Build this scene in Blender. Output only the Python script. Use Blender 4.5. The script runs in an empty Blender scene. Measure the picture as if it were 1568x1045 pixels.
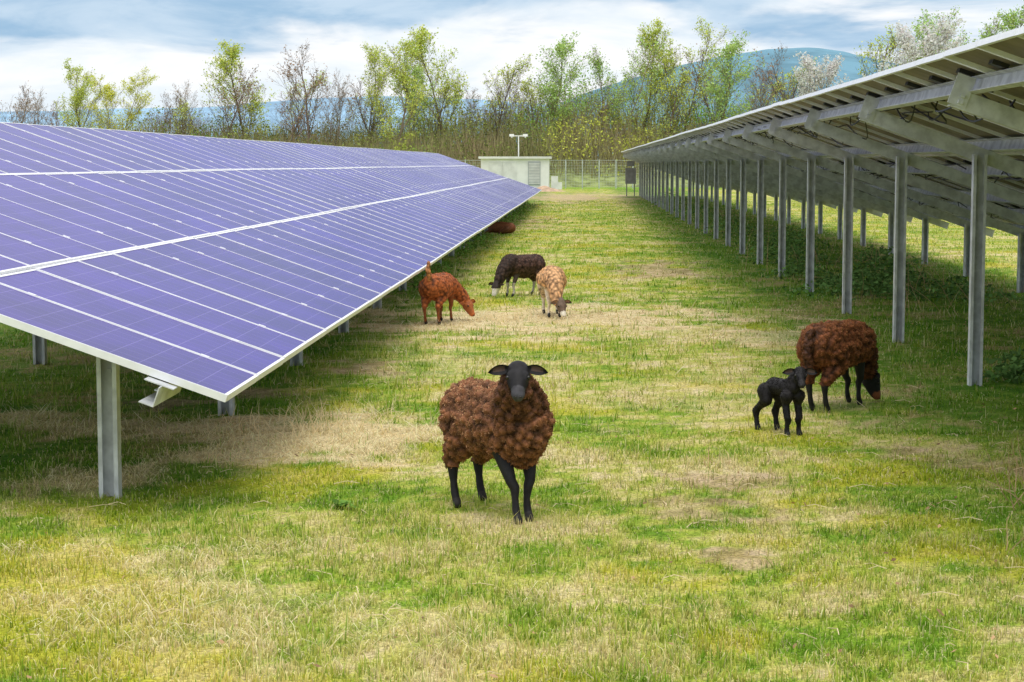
import bpy, math, random
import numpy as np
from mathutils import Vector, Matrix, noise as mnoise

rng = np.random.default_rng(7)
random.seed(7)
D = bpy.data
scene = bpy.context.scene
COL = scene.collection

# ------------------------------------------------------------------ helpers
def link(ob, parent=None):
    COL.objects.link(ob)
    if parent is not None:
        ob.parent = parent
    return ob

def empty(name, loc=(0, 0, 0), rotz=0.0):
    e = D.objects.new(name, None)
    e.location = loc
    e.rotation_euler = (0, 0, rotz)
    e.empty_display_size = 0.2
    return link(e)

def mesh_np(name, V, F, col=None, uv=None, mats=None, smooth=False, matidx=None):
    V = np.asarray(V, np.float32); F = np.asarray(F, np.int32)
    me = D.meshes.new(name)
    n, k = F.shape
    me.vertices.add(len(V)); me.vertices.foreach_set('co', V.ravel())
    me.loops.add(n * k); me.loops.foreach_set('vertex_index', F.ravel())
    me.polygons.add(n)
    me.polygons.foreach_set('loop_start', np.arange(0, n * k, k, dtype=np.int32))
    if matidx is not None:
        me.polygons.foreach_set('material_index', np.asarray(matidx, np.int32))
    me.polygons.foreach_set('use_smooth', np.full(n, smooth, dtype=bool))
    me.update(calc_edges=True)
    if col is not None:
        c = np.ones((len(V), 4), np.float32); c[:, :3] = col
        a = me.color_attributes.new('Col', 'FLOAT_COLOR', 'POINT')
        a.data.foreach_set('color', c.ravel())
    if uv is not None:
        l = me.uv_layers.new(name='UVMap')
        l.data.foreach_set('uv', np.asarray(uv, np.float32).ravel())
    for m in (mats or []):
        me.materials.append(m)
    return me

class MB:
    """quad mesh builder"""
    def __init__(self):
        self.v = []; self.f = []; self.m = []; self.c = []; self.uv = []
    def quad(self, pts, m=0, c=(1, 1, 1), uv=((0, 0), (1, 0), (1, 1), (0, 1))):
        i = len(self.v)
        self.v += [tuple(p) for p in pts]; self.c += [c] * 4
        self.f.append((i, i + 1, i + 2, i + 3)); self.m.append(m); self.uv += list(uv)
    def box(self, lo, hi, fn=lambda p: p, m=0, c=(1, 1, 1)):
        x0, y0, z0 = lo; x1, y1, z1 = hi
        P = [fn(p) for p in ((x0, y0, z0), (x1, y0, z0), (x1, y1, z0), (x0, y1, z0),
                             (x0, y0, z1), (x1, y0, z1), (x1, y1, z1), (x0, y1, z1))]
        for q in ((0, 3, 2, 1), (4, 5, 6, 7), (0, 1, 5, 4), (1, 2, 6, 5), (2, 3, 7, 6), (3, 0, 4, 7)):
            self.quad([P[j] for j in q], m, c)
    def tube(self, pts, rad, sides=4, m=0, c=(1, 1, 1)):
        rings = []
        n = len(pts)
        for i, p in enumerate(pts):
            p = Vector(p)
            a = Vector(pts[max(i - 1, 0)]); b = Vector(pts[min(i + 1, n - 1)])
            d = (b - a).normalized() if (b - a).length > 1e-6 else Vector((0, 0, 1))
            u = d.orthogonal().normalized(); w = d.cross(u)
            base = len(self.v)
            for k in range(sides):
                t = 2 * math.pi * k / sides
                q = p + (u * math.cos(t) + w * math.sin(t)) * rad[i]
                self.v.append(tuple(q)); self.c.append(c)
            rings.append(base)
        for i in range(n - 1):
            a, b = rings[i], rings[i + 1]
            for k in range(sides):
                k2 = (k + 1) % sides
                self.f.append((a + k, a + k2, b + k2, b + k)); self.m.append(m)
                self.uv += [(0, 0)] * 4
    def mesh(self, name, mats, smooth=False):
        return mesh_np(name, self.v, self.f, col=np.array(self.c), uv=self.uv, mats=mats,
                       smooth=smooth, matidx=self.m)

_g = rng.random((256, 256))
def vnoise(x, y, s=1.0, off=0):
    x = np.asarray(x) * s + 100 + off * 17.3; y = np.asarray(y) * s + 100 + off * 9.1
    xi = np.floor(x).astype(int); yi = np.floor(y).astype(int)
    fx = x - xi; fy = y - yi; fx = fx * fx * (3 - 2 * fx); fy = fy * fy * (3 - 2 * fy)
    g = lambda a, b: _g[a % 256, b % 256]
    return (g(xi, yi) * (1 - fx) + g(xi + 1, yi) * fx) * (1 - fy) + (g(xi, yi + 1) * (1 - fx) + g(xi + 1, yi + 1) * fx) * fy
def fbm(x, y, s, octv=4, off=0, gain=.55):
    t = 0; a = 1; n = 0
    for o in range(octv):
        ca, sa = math.cos(o * .9 + .4), math.sin(o * .9 + .4)
        t = t + a * vnoise(x * ca - y * sa, x * sa + y * ca, s, off + o * 3); n += a; a *= gain; s *= 2.03
    return np.clip((t / n - .5) * 2.0 + .5, 0, 1)
def sstep(v, a, b):
    t = np.clip((v - a) / (b - a), 0, 1); return t * t * (3 - 2 * t)
def lerp(a, b, f):
    f = np.asarray(f)[:, None]; return a * (1 - f) + np.asarray(b) * f
def cramp(v, stops):
    p = [s[0] for s in stops]
    return np.stack([np.interp(v, p, [s[1][i] for s in stops]) for i in range(3)], 1)

# ------------------------------------------------------------------ node helpers
class NT:
    def __init__(self, nt):
        self.nt = nt
    def n(self, t, **kw):
        nd = self.nt.nodes.new(t)
        for k, v in kw.items():
            setattr(nd, k, v)
        return nd
    def l(self, a, b):
        self.nt.links.new(a, b)
    def _in(self, sock, v):
        if isinstance(v, bpy.types.NodeSocket):
            self.l(v, sock)
        else:
            sock.default_value = v
    def math(self, op, a, b=0.0):
        nd = self.n('ShaderNodeMath', operation=op)
        self._in(nd.inputs[0], a); self._in(nd.inputs[1], b)
        return nd.outputs[0]
    def vmath(self, op, a, b=(0, 0, 0)):
        nd = self.n('ShaderNodeVectorMath', operation=op)
        self._in(nd.inputs[0], a); self._in(nd.inputs[1], b)
        return nd.outputs['Vector']
    def scale(self, v, f):
        nd = self.n('ShaderNodeVectorMath', operation='SCALE')
        self._in(nd.inputs[0], v); self._in(nd.inputs['Scale'], f)
        return nd.outputs[0]
    def noise(self, vec, scale, detail=4, rough=0.55, dist=0.0):
        nd = self.n('ShaderNodeTexNoise')
        self._in(nd.inputs['Vector'], vec)
        nd.inputs['Scale'].default_value = scale; nd.inputs['Detail'].default_value = detail
        nd.inputs['Roughness'].default_value = rough; nd.inputs['Distortion'].default_value = dist
        return nd.outputs[0]
    def ss(self, v, a, b, lo=0, hi=1):
        nd = self.n('ShaderNodeMapRange'); nd.interpolation_type = 'SMOOTHSTEP'
        self._in(nd.inputs[0], v)
        nd.inputs[1].default_value = a; nd.inputs[2].default_value = b
        nd.inputs[3].default_value = lo; nd.inputs[4].default_value = hi
        return nd.outputs[0]
    def mix(self, f, a, b, blend='MIX'):
        nd = self.n('ShaderNodeMix'); nd.data_type = 'RGBA'; nd.blend_type = blend
        self._in(nd.inputs[0], f)
        for s, v in ((nd.inputs[6], a), (nd.inputs[7], b)):
            if isinstance(v, tuple): s.default_value = (*v, 1) if len(v) == 3 else v
            else: self.l(v, s)
        return nd.outputs[2]
    def bump(self, h, strength=0.3, dist=0.02):
        nd = self.n('ShaderNodeBump')
        nd.inputs['Strength'].default_value = strength; nd.inputs['Distance'].default_value = dist
        self.l(h, nd.inputs['Height'])
        return nd.outputs[0]

def new_mat(name):
    m = D.materials.new(name); m.use_nodes = True
    nt = m.node_tree; nt.nodes.clear()
    T = NT(nt)
    out = T.n('ShaderNodeOutputMaterial')
    bs = T.n('ShaderNodeBsdfPrincipled')
    T.l(bs.outputs[0], out.inputs[0])
    return m, T, bs, out

def simple(name, col, rough=0.6, metal=0.0, var=0.15, scale=6.0, bump=0.0, bscale=40, detail=3):
    m, T, bs, out = new_mat(name)
    tc = T.n('ShaderNodeNewGeometry').outputs['Position']
    f = T.ss(T.noise(tc, scale, detail), 0.3, 0.7)
    a = tuple(c * (1 - var) for c in col); b = tuple(min(1, c * (1 + var)) for c in col)
    T.l(T.mix(f, a, b), bs.inputs['Base Color'])
    bs.inputs['Roughness'].default_value = rough; bs.inputs['Metallic'].default_value = metal
    if bump:
        T.l(T.bump(T.noise(tc, bscale, 2), bump, 0.01), bs.inputs['Normal'])
    return m

def attr_mat(name, rough=0.8, transl=0.0, spec=0.3, var=0.0, vscale=3.0, bump=0):
    m, T, bs, out = new_mat(name)
    at = T.n('ShaderNodeAttribute'); at.attribute_name = 'Col'
    c = at.outputs['Color']
    if var:
        g = T.n('ShaderNodeNewGeometry').outputs['Position']
        nz = T.noise(g, vscale, 3)
        c = T.scale(c, T.ss(nz, .3, .7, 1 - var, 1 + var))
        if bump: T.l(T.bump(nz, bump, 0.01), bs.inputs['Normal'])
    if spec <= .15:      # leaf/blade/fibre surfaces: plain diffuse
        T.nt.nodes.remove(bs)
        bs = T.n('ShaderNodeBsdfDiffuse'); T.l(c, bs.inputs[0]); T.l(bs.outputs[0], out.inputs[0])
    else:
        T.l(c, bs.inputs['Base Color'])
        bs.inputs['Roughness'].default_value = rough
        bs.inputs['Specular IOR Level'].default_value = spec
    if transl:
        tr = T.n('ShaderNodeBsdfTranslucent'); T.l(c, tr.inputs[0])
        mx = T.n('ShaderNodeMixShader'); mx.inputs[0].default_value = transl
        T.l(bs.outputs[0], mx.inputs[1]); T.l(tr.outputs[0], mx.inputs[2])
        T.l(mx.outputs[0], out.inputs[0])
    return m

# ------------------------------------------------------------------ turf colour as a field over the field
SOIL = ((0.50, 10.0, 0.26, 0.40), (0.85, 10.9, 0.26, 0.3), (-2.9, 14.6, 0.35, 0.5), (0.75, 8.9, 0.12, 0.2), (2.6, 11.8, 0.4, 0.4), (-1.9, 17.4, .25, .5), (1.35, 33, .6, 2.5), (-1.4, 60, .7, 6), (2.4, 8.2, .2, .3))
STRAW = ((-1.72, 12.9, 0.75, 1.15, 1.0), (-0.70, 22.4, 2.2, 2.3, 1.0), (1.2, 20.6, 1.3, 1.2, .5), (-3.9, 13.4, 1.2, 0.5, .7),
         (-2.75, 11.3, 0.4, 0.5, .7), (-1.3, 17.5, 0.8, 1.0, .3), (-1.5, 7.5, .9, .5, .25), (-1.9, 8.6, .6, .4, .3), (.9, 14.8, 1.0, 1.2, .2))
def patchmask(x, y, cx, cy, rx, ry, wob):
    return sstep(1.25 - np.hypot((x - cx) / rx, (y - cy) / ry) + wob, 0.0, .65)
def ground_rgb(x, y):
    n1 = fbm(x, y, .55, 4, 1); n2 = fbm(x, y * .8, 2.3, 4, 9); n3 = fbm(x, y, 11, 3, 20)
    v = n1 * .24 + n2 * .38 + n3 * .38
    base = cramp(v, [(.24, (.15, .30, .02)), (.38, (.27, .42, .04)), (.49, (.44, .51, .075)), (.58, (.58, .57, .14)), (.68, (.73, .64, .27)), (.80, (.82, .69, .40))])
    mo = sstep(fbm(x + 31, y + 7, 1.1, 4, 33), .62, .85)
    base = lerp(base, (.62, .54, .03), mo * .5)
    wob = (fbm(x, y, 1.9, 5, 41, .62) - .5) * 1.9
    wx = x + wob * .5
    gr = sstep(wx, 1.4, 2.6) * sstep(wx, 7.6, 6.6)
    gl = sstep(wx, -1.75, -2.5) * sstep(wx, -8, -6.8)
    gc = cramp(v, [(.3, (.08, .23, .012)), (.5, (.15, .32, .03)), (.62, (.26, .35, .07)), (.76, (.42, .34, .15))])
    base = lerp(base, gc, np.maximum(gr * np.where(y > 13, 1, .55), gl * sstep(y, 9.3, 10.6)) * .85)  # darker green where the rows' shade falls, put into the turf colour
    st = cramp(n3, [(.3, (.80, .60, .32)), (.7, (.95, .78, .48))])
    for p in STRAW: base = lerp(base, st, patchmask(x, y, *p[:4], wob) * .92 * p[4])
    so = cramp(n3, [(.3, (.40, .25, .16)), (.7, (.62, .45, .31))])
    for p in SOIL: base = lerp(base, so, patchmask(x, y, *p, wob * 1.6) * .65)
    base = lerp(base, (.64, .48, .31), patchmask(x, y, -.6, 105, 3.4, 14, wob) * .8)
    base = lerp(base, (.26, .46, .045), sstep(y, 134, 146) * .8)
    return base

m_ground, T, bs, out = new_mat('grass_ground')
at = T.n('ShaderNodeAttribute'); at.attribute_name = 'Col'
pos = T.n('ShaderNodeNewGeometry').outputs['Position']
fine = T.noise(pos, 45, 3, 0.7)
T.l(T.scale(at.outputs['Color'], T.ss(fine, .35, .62, .42, .95)), bs.inputs['Base Color'])
bs.inputs['Roughness'].default_value = 0.95; bs.inputs['Specular IOR Level'].default_value = 0.1
T.l(T.bump(fine, 0.5, 0.03), bs.inputs['Normal'])

m_grass = attr_mat('grass_blades', .75, .4, .1)

xs = np.concatenate([-np.geomspace(6000, 8, 40)[:-1], np.arange(-8, 9, .06), np.geomspace(9, 6000, 40)])
ys = np.concatenate([[-6000, -600, -60, -5, 0, 3], np.arange(4.5, 24, .07), 24 * np.exp(np.arange(0, 2.0, .006)), np.geomspace(180, 6000, 30)])
GX, GY = np.meshgrid(xs, ys); gx, gy = GX.ravel(), GY.ravel(); nx = len(xs); ny = len(ys)
gz = np.where((gy < 30) & (np.abs(gx) < 8), (fbm(gx, gy, 2.5, 2, 60) - .5) * .012, 0)
ii = (np.arange(ny - 1)[:, None] * nx + np.arange(nx - 1)[None]).ravel()
link(D.objects.new('grass_ground', mesh_np('grass_ground', np.stack([gx, gy, gz], 1), np.stack([ii, ii + 1, ii + nx + 1, ii + nx], 1), col=ground_rgb(gx, gy), mats=[m_ground], smooth=True)))

# ------------------------------------------------------------------ grass blades
def blades(y0, y1, rho0, three, hmin, hmax, wid, power=1.7):
    ys = np.linspace(y0, y1, 400)
    dens = (0.66 * ys + 2.2) * rho0 * (8 / ys) ** power
    cdf = np.cumsum(dens); tot = dens.mean() * (y1 - y0); cdf /= cdf[-1]
    n = int(tot)
    y = np.interp(rng.random(n), cdf, ys)
    x = (rng.random(n) - 0.56) * (0.66 * y + 2.2)
    cl = vnoise(x, y, 4.0) * 0.5 + vnoise(x, y, 13.0, 3) * 0.5
    keep = rng.random(n) < np.clip(0.15 + 1.4 * cl, 0, 1)
    x = x[keep]; y = y[keep]; cl = cl[keep]; n = len(x)
    wob = (fbm(x, y, 1.9, 5, 41, .62) - .5) * 1.9
    straw = np.zeros(n); soil = np.zeros(n)
    for p in STRAW: straw = np.maximum(straw, patchmask(x, y, *p[:4], wob) * p[4])
    for p in SOIL: soil = np.maximum(soil, patchmask(x, y, *p, wob * 1.6))
    straw = (rng.random(n) < straw * .8).astype(float)
    kp = rng.random(n) > soil * .7
    x, y, cl, straw = x[kp], y[kp], cl[kp], straw[kp]; n = len(x)
    big = vnoise(x, y, 0.8, 5)
    h = (hmin + (hmax - hmin) * rng.random(n) ** 1.6) * (0.45 + 1.1 * cl) * (0.6 + 0.8 * big)
    h[rng.random(n) < 0.014] *= 2.4
    h *= 1 + 1.2 * straw
    w = wid * (0.6 + 0.8 * rng.random(n)) * np.maximum(1, y / 10) ** 0.8
    az = rng.random(n) * 2 * np.pi
    dead = rng.random(n) < 0.13
    lean = np.clip(np.abs(rng.normal(0, 0.8, n)) + straw * .9 + dead * 1.2, 0, 1.47)
    dx = np.cos(az); dy = np.sin(az)
    pa = az + np.pi / 2 + rng.normal(0, 0.5, n)
    px = np.cos(pa) * w / 2; py = np.sin(pa) * w / 2
    def P(tt):
        a = lean * (0.35 + 0.65 * tt)
        return x + dx * np.sin(a) * h * tt, y + dy * np.sin(a) * h * tt, 0.004 + np.cos(a) * h * tt
    c = ground_rgb(x, y)
    r = rng.random(n)
    c = lerp(c, (.18, .38, .03), sstep(r, .36, .14) * .6 * (1 - straw))
    c = lerp(c, (.66, .66, .15), sstep(r, .62, .72) * .35)
    c = lerp(c, (.92, .79, .50), np.maximum(sstep(r, .85, .92) * .6, np.maximum(straw, dead * .75) * .9))
    c = c * (.75 + .5 * rng.random(n))[:, None]
    b = P(0.0); m = P(0.55); tp = P(1.0)
    if three:
        V = np.stack([np.stack([b[0] - px, b[1] - py, b[2] - 0.008], 1), np.stack([b[0] + px, b[1] + py, b[2] - 0.008], 1),
                      np.stack([m[0] + px * .8, m[1] + py * .8, m[2]], 1), np.stack([m[0] - px * .8, m[1] - py * .8, m[2]], 1),
                      np.stack(tp, 1)], 1).reshape(-1, 3)
        i = np.arange(n)[:, None] * 5
        F = np.concatenate([i + np.array([[0, 1, 2]]), i + np.array([[0, 2, 3]]), i + np.array([[3, 2, 4]])], 0)
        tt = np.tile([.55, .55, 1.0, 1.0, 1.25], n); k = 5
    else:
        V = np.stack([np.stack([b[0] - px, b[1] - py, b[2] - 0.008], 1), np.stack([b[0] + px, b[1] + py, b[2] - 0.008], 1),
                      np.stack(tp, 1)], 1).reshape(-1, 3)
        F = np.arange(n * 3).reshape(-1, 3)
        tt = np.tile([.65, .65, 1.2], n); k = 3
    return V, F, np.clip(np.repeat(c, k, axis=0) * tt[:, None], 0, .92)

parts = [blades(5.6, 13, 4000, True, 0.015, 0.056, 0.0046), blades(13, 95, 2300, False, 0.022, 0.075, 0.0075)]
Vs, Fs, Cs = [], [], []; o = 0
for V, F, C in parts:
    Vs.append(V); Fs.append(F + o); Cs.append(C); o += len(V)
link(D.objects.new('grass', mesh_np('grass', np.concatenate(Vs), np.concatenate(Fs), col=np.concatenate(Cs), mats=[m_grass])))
n = 2200
y = 6.2 + 26 * rng.random(n) ** 1.7; x = (rng.random(n) - .45) * (.7 * y + 1)
kp = rng.random(n) < np.clip(sstep(x, -1, 4) + vnoise(x, y, .8, 12) * .5, 0, 1); x, y = x[kp], y[kp]; n = len(x)
a = rng.random(n) * 6.28; s = .007 + .013 * rng.random(n)
C = np.stack([x, y, .016 + .02 * rng.random(n)], 1)
A = np.stack([np.cos(a), np.sin(a), rng.normal(0, .3, n)], 1) * s[:, None]; B = np.stack([-np.sin(a), np.cos(a), rng.normal(0, .4, n)], 1) * s[:, None] * .55
link(D.objects.new('fallen_leaves', mesh_np('fallen_leaves', np.stack([C - A, C + B, C + A, C - B], 1).reshape(-1, 3), np.arange(n * 4).reshape(-1, 4),
     col=np.repeat(np.array([.34, .22, .12]) * (.5 + rng.random(n))[:, None], 4, axis=0), mats=[attr_mat('dry_leaf', .8, 0, .1)])))

# ------------------------------------------------------------------ solar rows
m_galv = simple('galvanised_steel', (0.58, 0.60, 0.62), 0.5, 0.1, 0.2, 9, 0.05)
m_frame = simple('aluminium_frame', (0.84, 0.85, 0.88), 0.4, 0.1, 0.05, 10)
m_back = simple('module_backsheet', (0.20, 0.165, 0.135), 0.6, 0, 0.25, 3)
m_black = simple('black_plastic', (0.02, 0.02, 0.02), 0.5, 0, 0.1, 8)
m_cell, T, bs, out = new_mat('solar_cells')
uvn = T.n('ShaderNodeUVMap'); uvn.uv_map = 'UVMap'
sp = T.n('ShaderNodeSeparateXYZ'); T.l(uvn.outputs[0], sp.inputs[0])
def lines(s, k, th):
    f = T.math('FRACT', T.math('MULTIPLY', s, k))
    return T.math('GREATER_THAN', T.math('ABSOLUTE', T.math('SUBTRACT', f, 0.5)), 0.5 - th)
L = T.math('MAXIMUM', lines(sp.outputs[0], 6.0, 0.016), lines(sp.outputs[1], 10.0, 0.014))
at = T.n('ShaderNodeAttribute'); at.attribute_name = 'Col'
nz = T.noise(T.n('ShaderNodeNewGeometry').outputs['Position'], 2.0, 3)
cc = T.mix(T.ss(nz, 0.3, 0.7), (0.026, 0.006, 0.21), (0.042, 0.013, 0.29))
cc = T.mix(1.0, cc, at.outputs['Color'], 'MULTIPLY')
cc = T.mix(T.math('MULTIPLY', L, 0.24), cc, (0.42, 0.36, 0.80))
T.l(cc, bs.inputs['Base Color'])
bs.inputs['Roughness'].default_value = 0.24
bs.inputs['IOR'].default_value = 1.18

TAN = 0.354; TH = math.atan(TAN); CT, ST = math.cos(TH), math.sin(TH)
def solar_row(name, xlow, zlow, y0, ncol, first_post, spacing, nposts, xf, xr, cables=False, light_frame=False):
    root = empty(name, (0, 0, 0))
    def f(p):
        s, y, h = p
        return (xlow - CT * s + ST * h, y, zlow + ST * s + CT * h)
    mb = MB(); pitch = 0.96; Lm = 1.65; Wm = 0.948
    for b in range(3):
        s0 = b * 1.672
        for k in range(ncol):
            ya = y0 + k * pitch; yb = ya + Wm
            dz = rng.normal(0, 0.0018) + .006 * math.sin(k * .35 + b); dt = rng.normal(0, .0015)
            g = lambda p, dz=dz, dt=dt, ya=ya: f((p[0], p[1], p[2] + dz + dt * (p[1] - ya)))
            fw = 0.012
            mb.box((s0, ya, -0.04), (s0 + 0.018, yb, 0), g, 1)
            mb.box((s0 + Lm - 0.018, ya, -0.04), (s0 + Lm, yb, 0), g, 1)
            mb.box((s0 + 0.018, ya, -0.04), (s0 + Lm - 0.018, ya + fw, 0), g, 1)
            mb.box((s0 + 0.018, yb - fw, -0.04), (s0 + Lm - 0.018, yb, 0), g, 1)
            tint = 1 + rng.normal(0, 0.07)
            a, c_, s1, s2 = ya + fw, yb - fw, s0 + 0.018, s0 + Lm - 0.018
            mb.quad([g((s1, a, -0.004)), g((s1, c_, -0.004)), g((s2, c_, -0.004)), g((s2, a, -0.004))],
                    0, (tint, tint, tint), ((0, 0), (1, 0), (1, 1), (0, 1)))
            mb.quad([g((s1, a, -0.012)), g((s2, a, -0.012)), g((s2, c_, -0.012)), g((s1, c_, -0.012))], 2)
            mb.box((s0 + Lm * 0.82, ya + 0.42, -0.04), (s0 + Lm * 0.82 + 0.1, ya + 0.53, -0.013), g, 3)
            for sc_ in (0.30, Lm - 0.30):
                mb.box((s0 + sc_, yb - 0.006, -0.03), (s0 + sc_ + 0.05, yb + 0.018, 0.006), g, 1)
        if b < 2:
            mb.box((s0 + Lm + 0.003, y0, -0.05), (s0 + Lm + 0.019, y0 + ncol * pitch - 0.01, -0.010), f, 1)
    link(D.objects.new('modules', mb.mesh(name + '_modules', [m_cell, m_frame, m_back, m_black])), root)
    ms = MB(); yend = y0 + ncol * pitch
    ph = 0.10 if light_frame else 0.15
    for b in range(3):
        for sc_ in (0.32, 1.33):
            s = b * 1.672 + sc_
            ms.box((s - 0.003, y0 - 0.03, -ph), (s + 0.003, yend + 0.03, -0.048), f)
            ms.box((s + 0.003, y0 - 0.03, -0.052), (s + 0.045, yend + 0.03, -0.048), f)
            ms.box((s + 0.003, y0 - 0.03, -ph), (s + 0.045, yend + 0.03, -ph + .006), f)
    zp = lambda X: zlow + (xlow - X) * TAN
    for k in range(nposts):
        Y = first_post + k * spacing
        sA, sB = (0.45 if light_frame else 0.12), 4.80
        h0, h1 = (-.125, -.055) if light_frame else (-.27, -.152)
        ms.box((sA, Y - 0.003, h0), (sB, Y + 0.003, h1), f)
        ms.box((sA, Y + 0.003, h1 - .006), (sB, Y + 0.055, h1), f)
        ms.box((sA, Y + 0.003, h0), (sB, Y + 0.055, h0 + .006), f)
        if not light_frame:
            ms.box((sB - 0.10, Y - 0.014, -0.255), (sB + 0.02, Y - 0.004, -0.06), f)
            for q in (-.2, -.24): ms.box((sB - .07, Y - .03, q), (sB - .04, Y - .014, q + .022), f)
        for X in (xf, xr):
            zt = zp(X) + (-0.10 if light_frame else -0.225)
            w = 0.055
            ms.box((X - w, Y - 0.012, -0.3), (X + w, Y - 0.004, zt))
            ms.box((X - w, Y - 0.085, -0.3), (X - w + 0.006, Y - 0.012, zt))
            ms.box((X + w - 0.006, Y - 0.085, -0.3), (X + w, Y - 0.012, zt))
            ms.box((X - w + 0.006, Y - 0.085, -0.3), (X - w + 0.024, Y - 0.080, zt))
            ms.box((X + w - 0.024, Y - 0.085, -0.3), (X + w - 0.006, Y - 0.080, zt))
            for bz in (zt - 0.06, zt - 0.12):
                ms.box((X - 0.012, Y - 0.022, bz - 0.012), (X + 0.012, Y - 0.012, bz + 0.012))
    if light_frame:
        ms.box((.32, y0 - .16, -.16), (.326, y0 + .5, -.052), f); ms.box((.326, y0 - .16, -.16), (.40, y0 + .5, -.154), f)
        ms.box((.26, y0 - .1, -.052), (.42, y0 + .0, -.046), f)
    link(D.objects.new('support_frame', ms.mesh(name + '_frame', [m_galv])), root)
    if cables:
        mc = MB()
        for s in (0.95, 1.45, 2.7, 3.1, 4.35, 4.5):
            y = y0 + 0.2
            while y < min(yend, 60):
                ln = random.uniform(0.6, 1.6); sag = random.uniform(0.02, 0.14)
                ds = random.uniform(-.25, .25)
                pts = [f((s + ds * math.sin(i / 6 * 3.1), y + i / 6 * ln, -0.06 - sag * 4 * i / 6 * (1 - i / 6))) for i in range(7)]
                mc.tube(pts, [0.007] * 7, 4)
                y += ln * random.uniform(0.7, 1.0)
        link(D.objects.new('cables', mc.mesh(name + '_cables', [m_black])), root)
    return root

solar_row('solar_panel_row', -1.84, 0.65, 9.72, 80, 10.38, 3.45, 23, -2.62, -5.0, light_frame=True)
solar_row('solar_panel_row', 6.91, 0.865, 7.9, 105, 8.2, 3.85, 27, 3.28, 6.3, cables=True)

# ------------------------------------------------------------------ animals
def ico():
    import bmesh
    bm = bmesh.new(); bmesh.ops.create_icosphere(bm, subdivisions=2, radius=1)
    V = np.array([v.co[:] for v in bm.verts]); F = np.array([[v.index for v in f.verts] for f in bm.faces])
    bm.free(); return V, F
IV, IF = ico()

m_animal = attr_mat('animal_coat', 0.62, 0.0, 0.25, 0.25, 30, .25)
m_wool = attr_mat('wool', 0.95, 0.2, 0.1)
m_eye = simple('eye', (0.012, 0.009, 0.006), 0.12)

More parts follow.
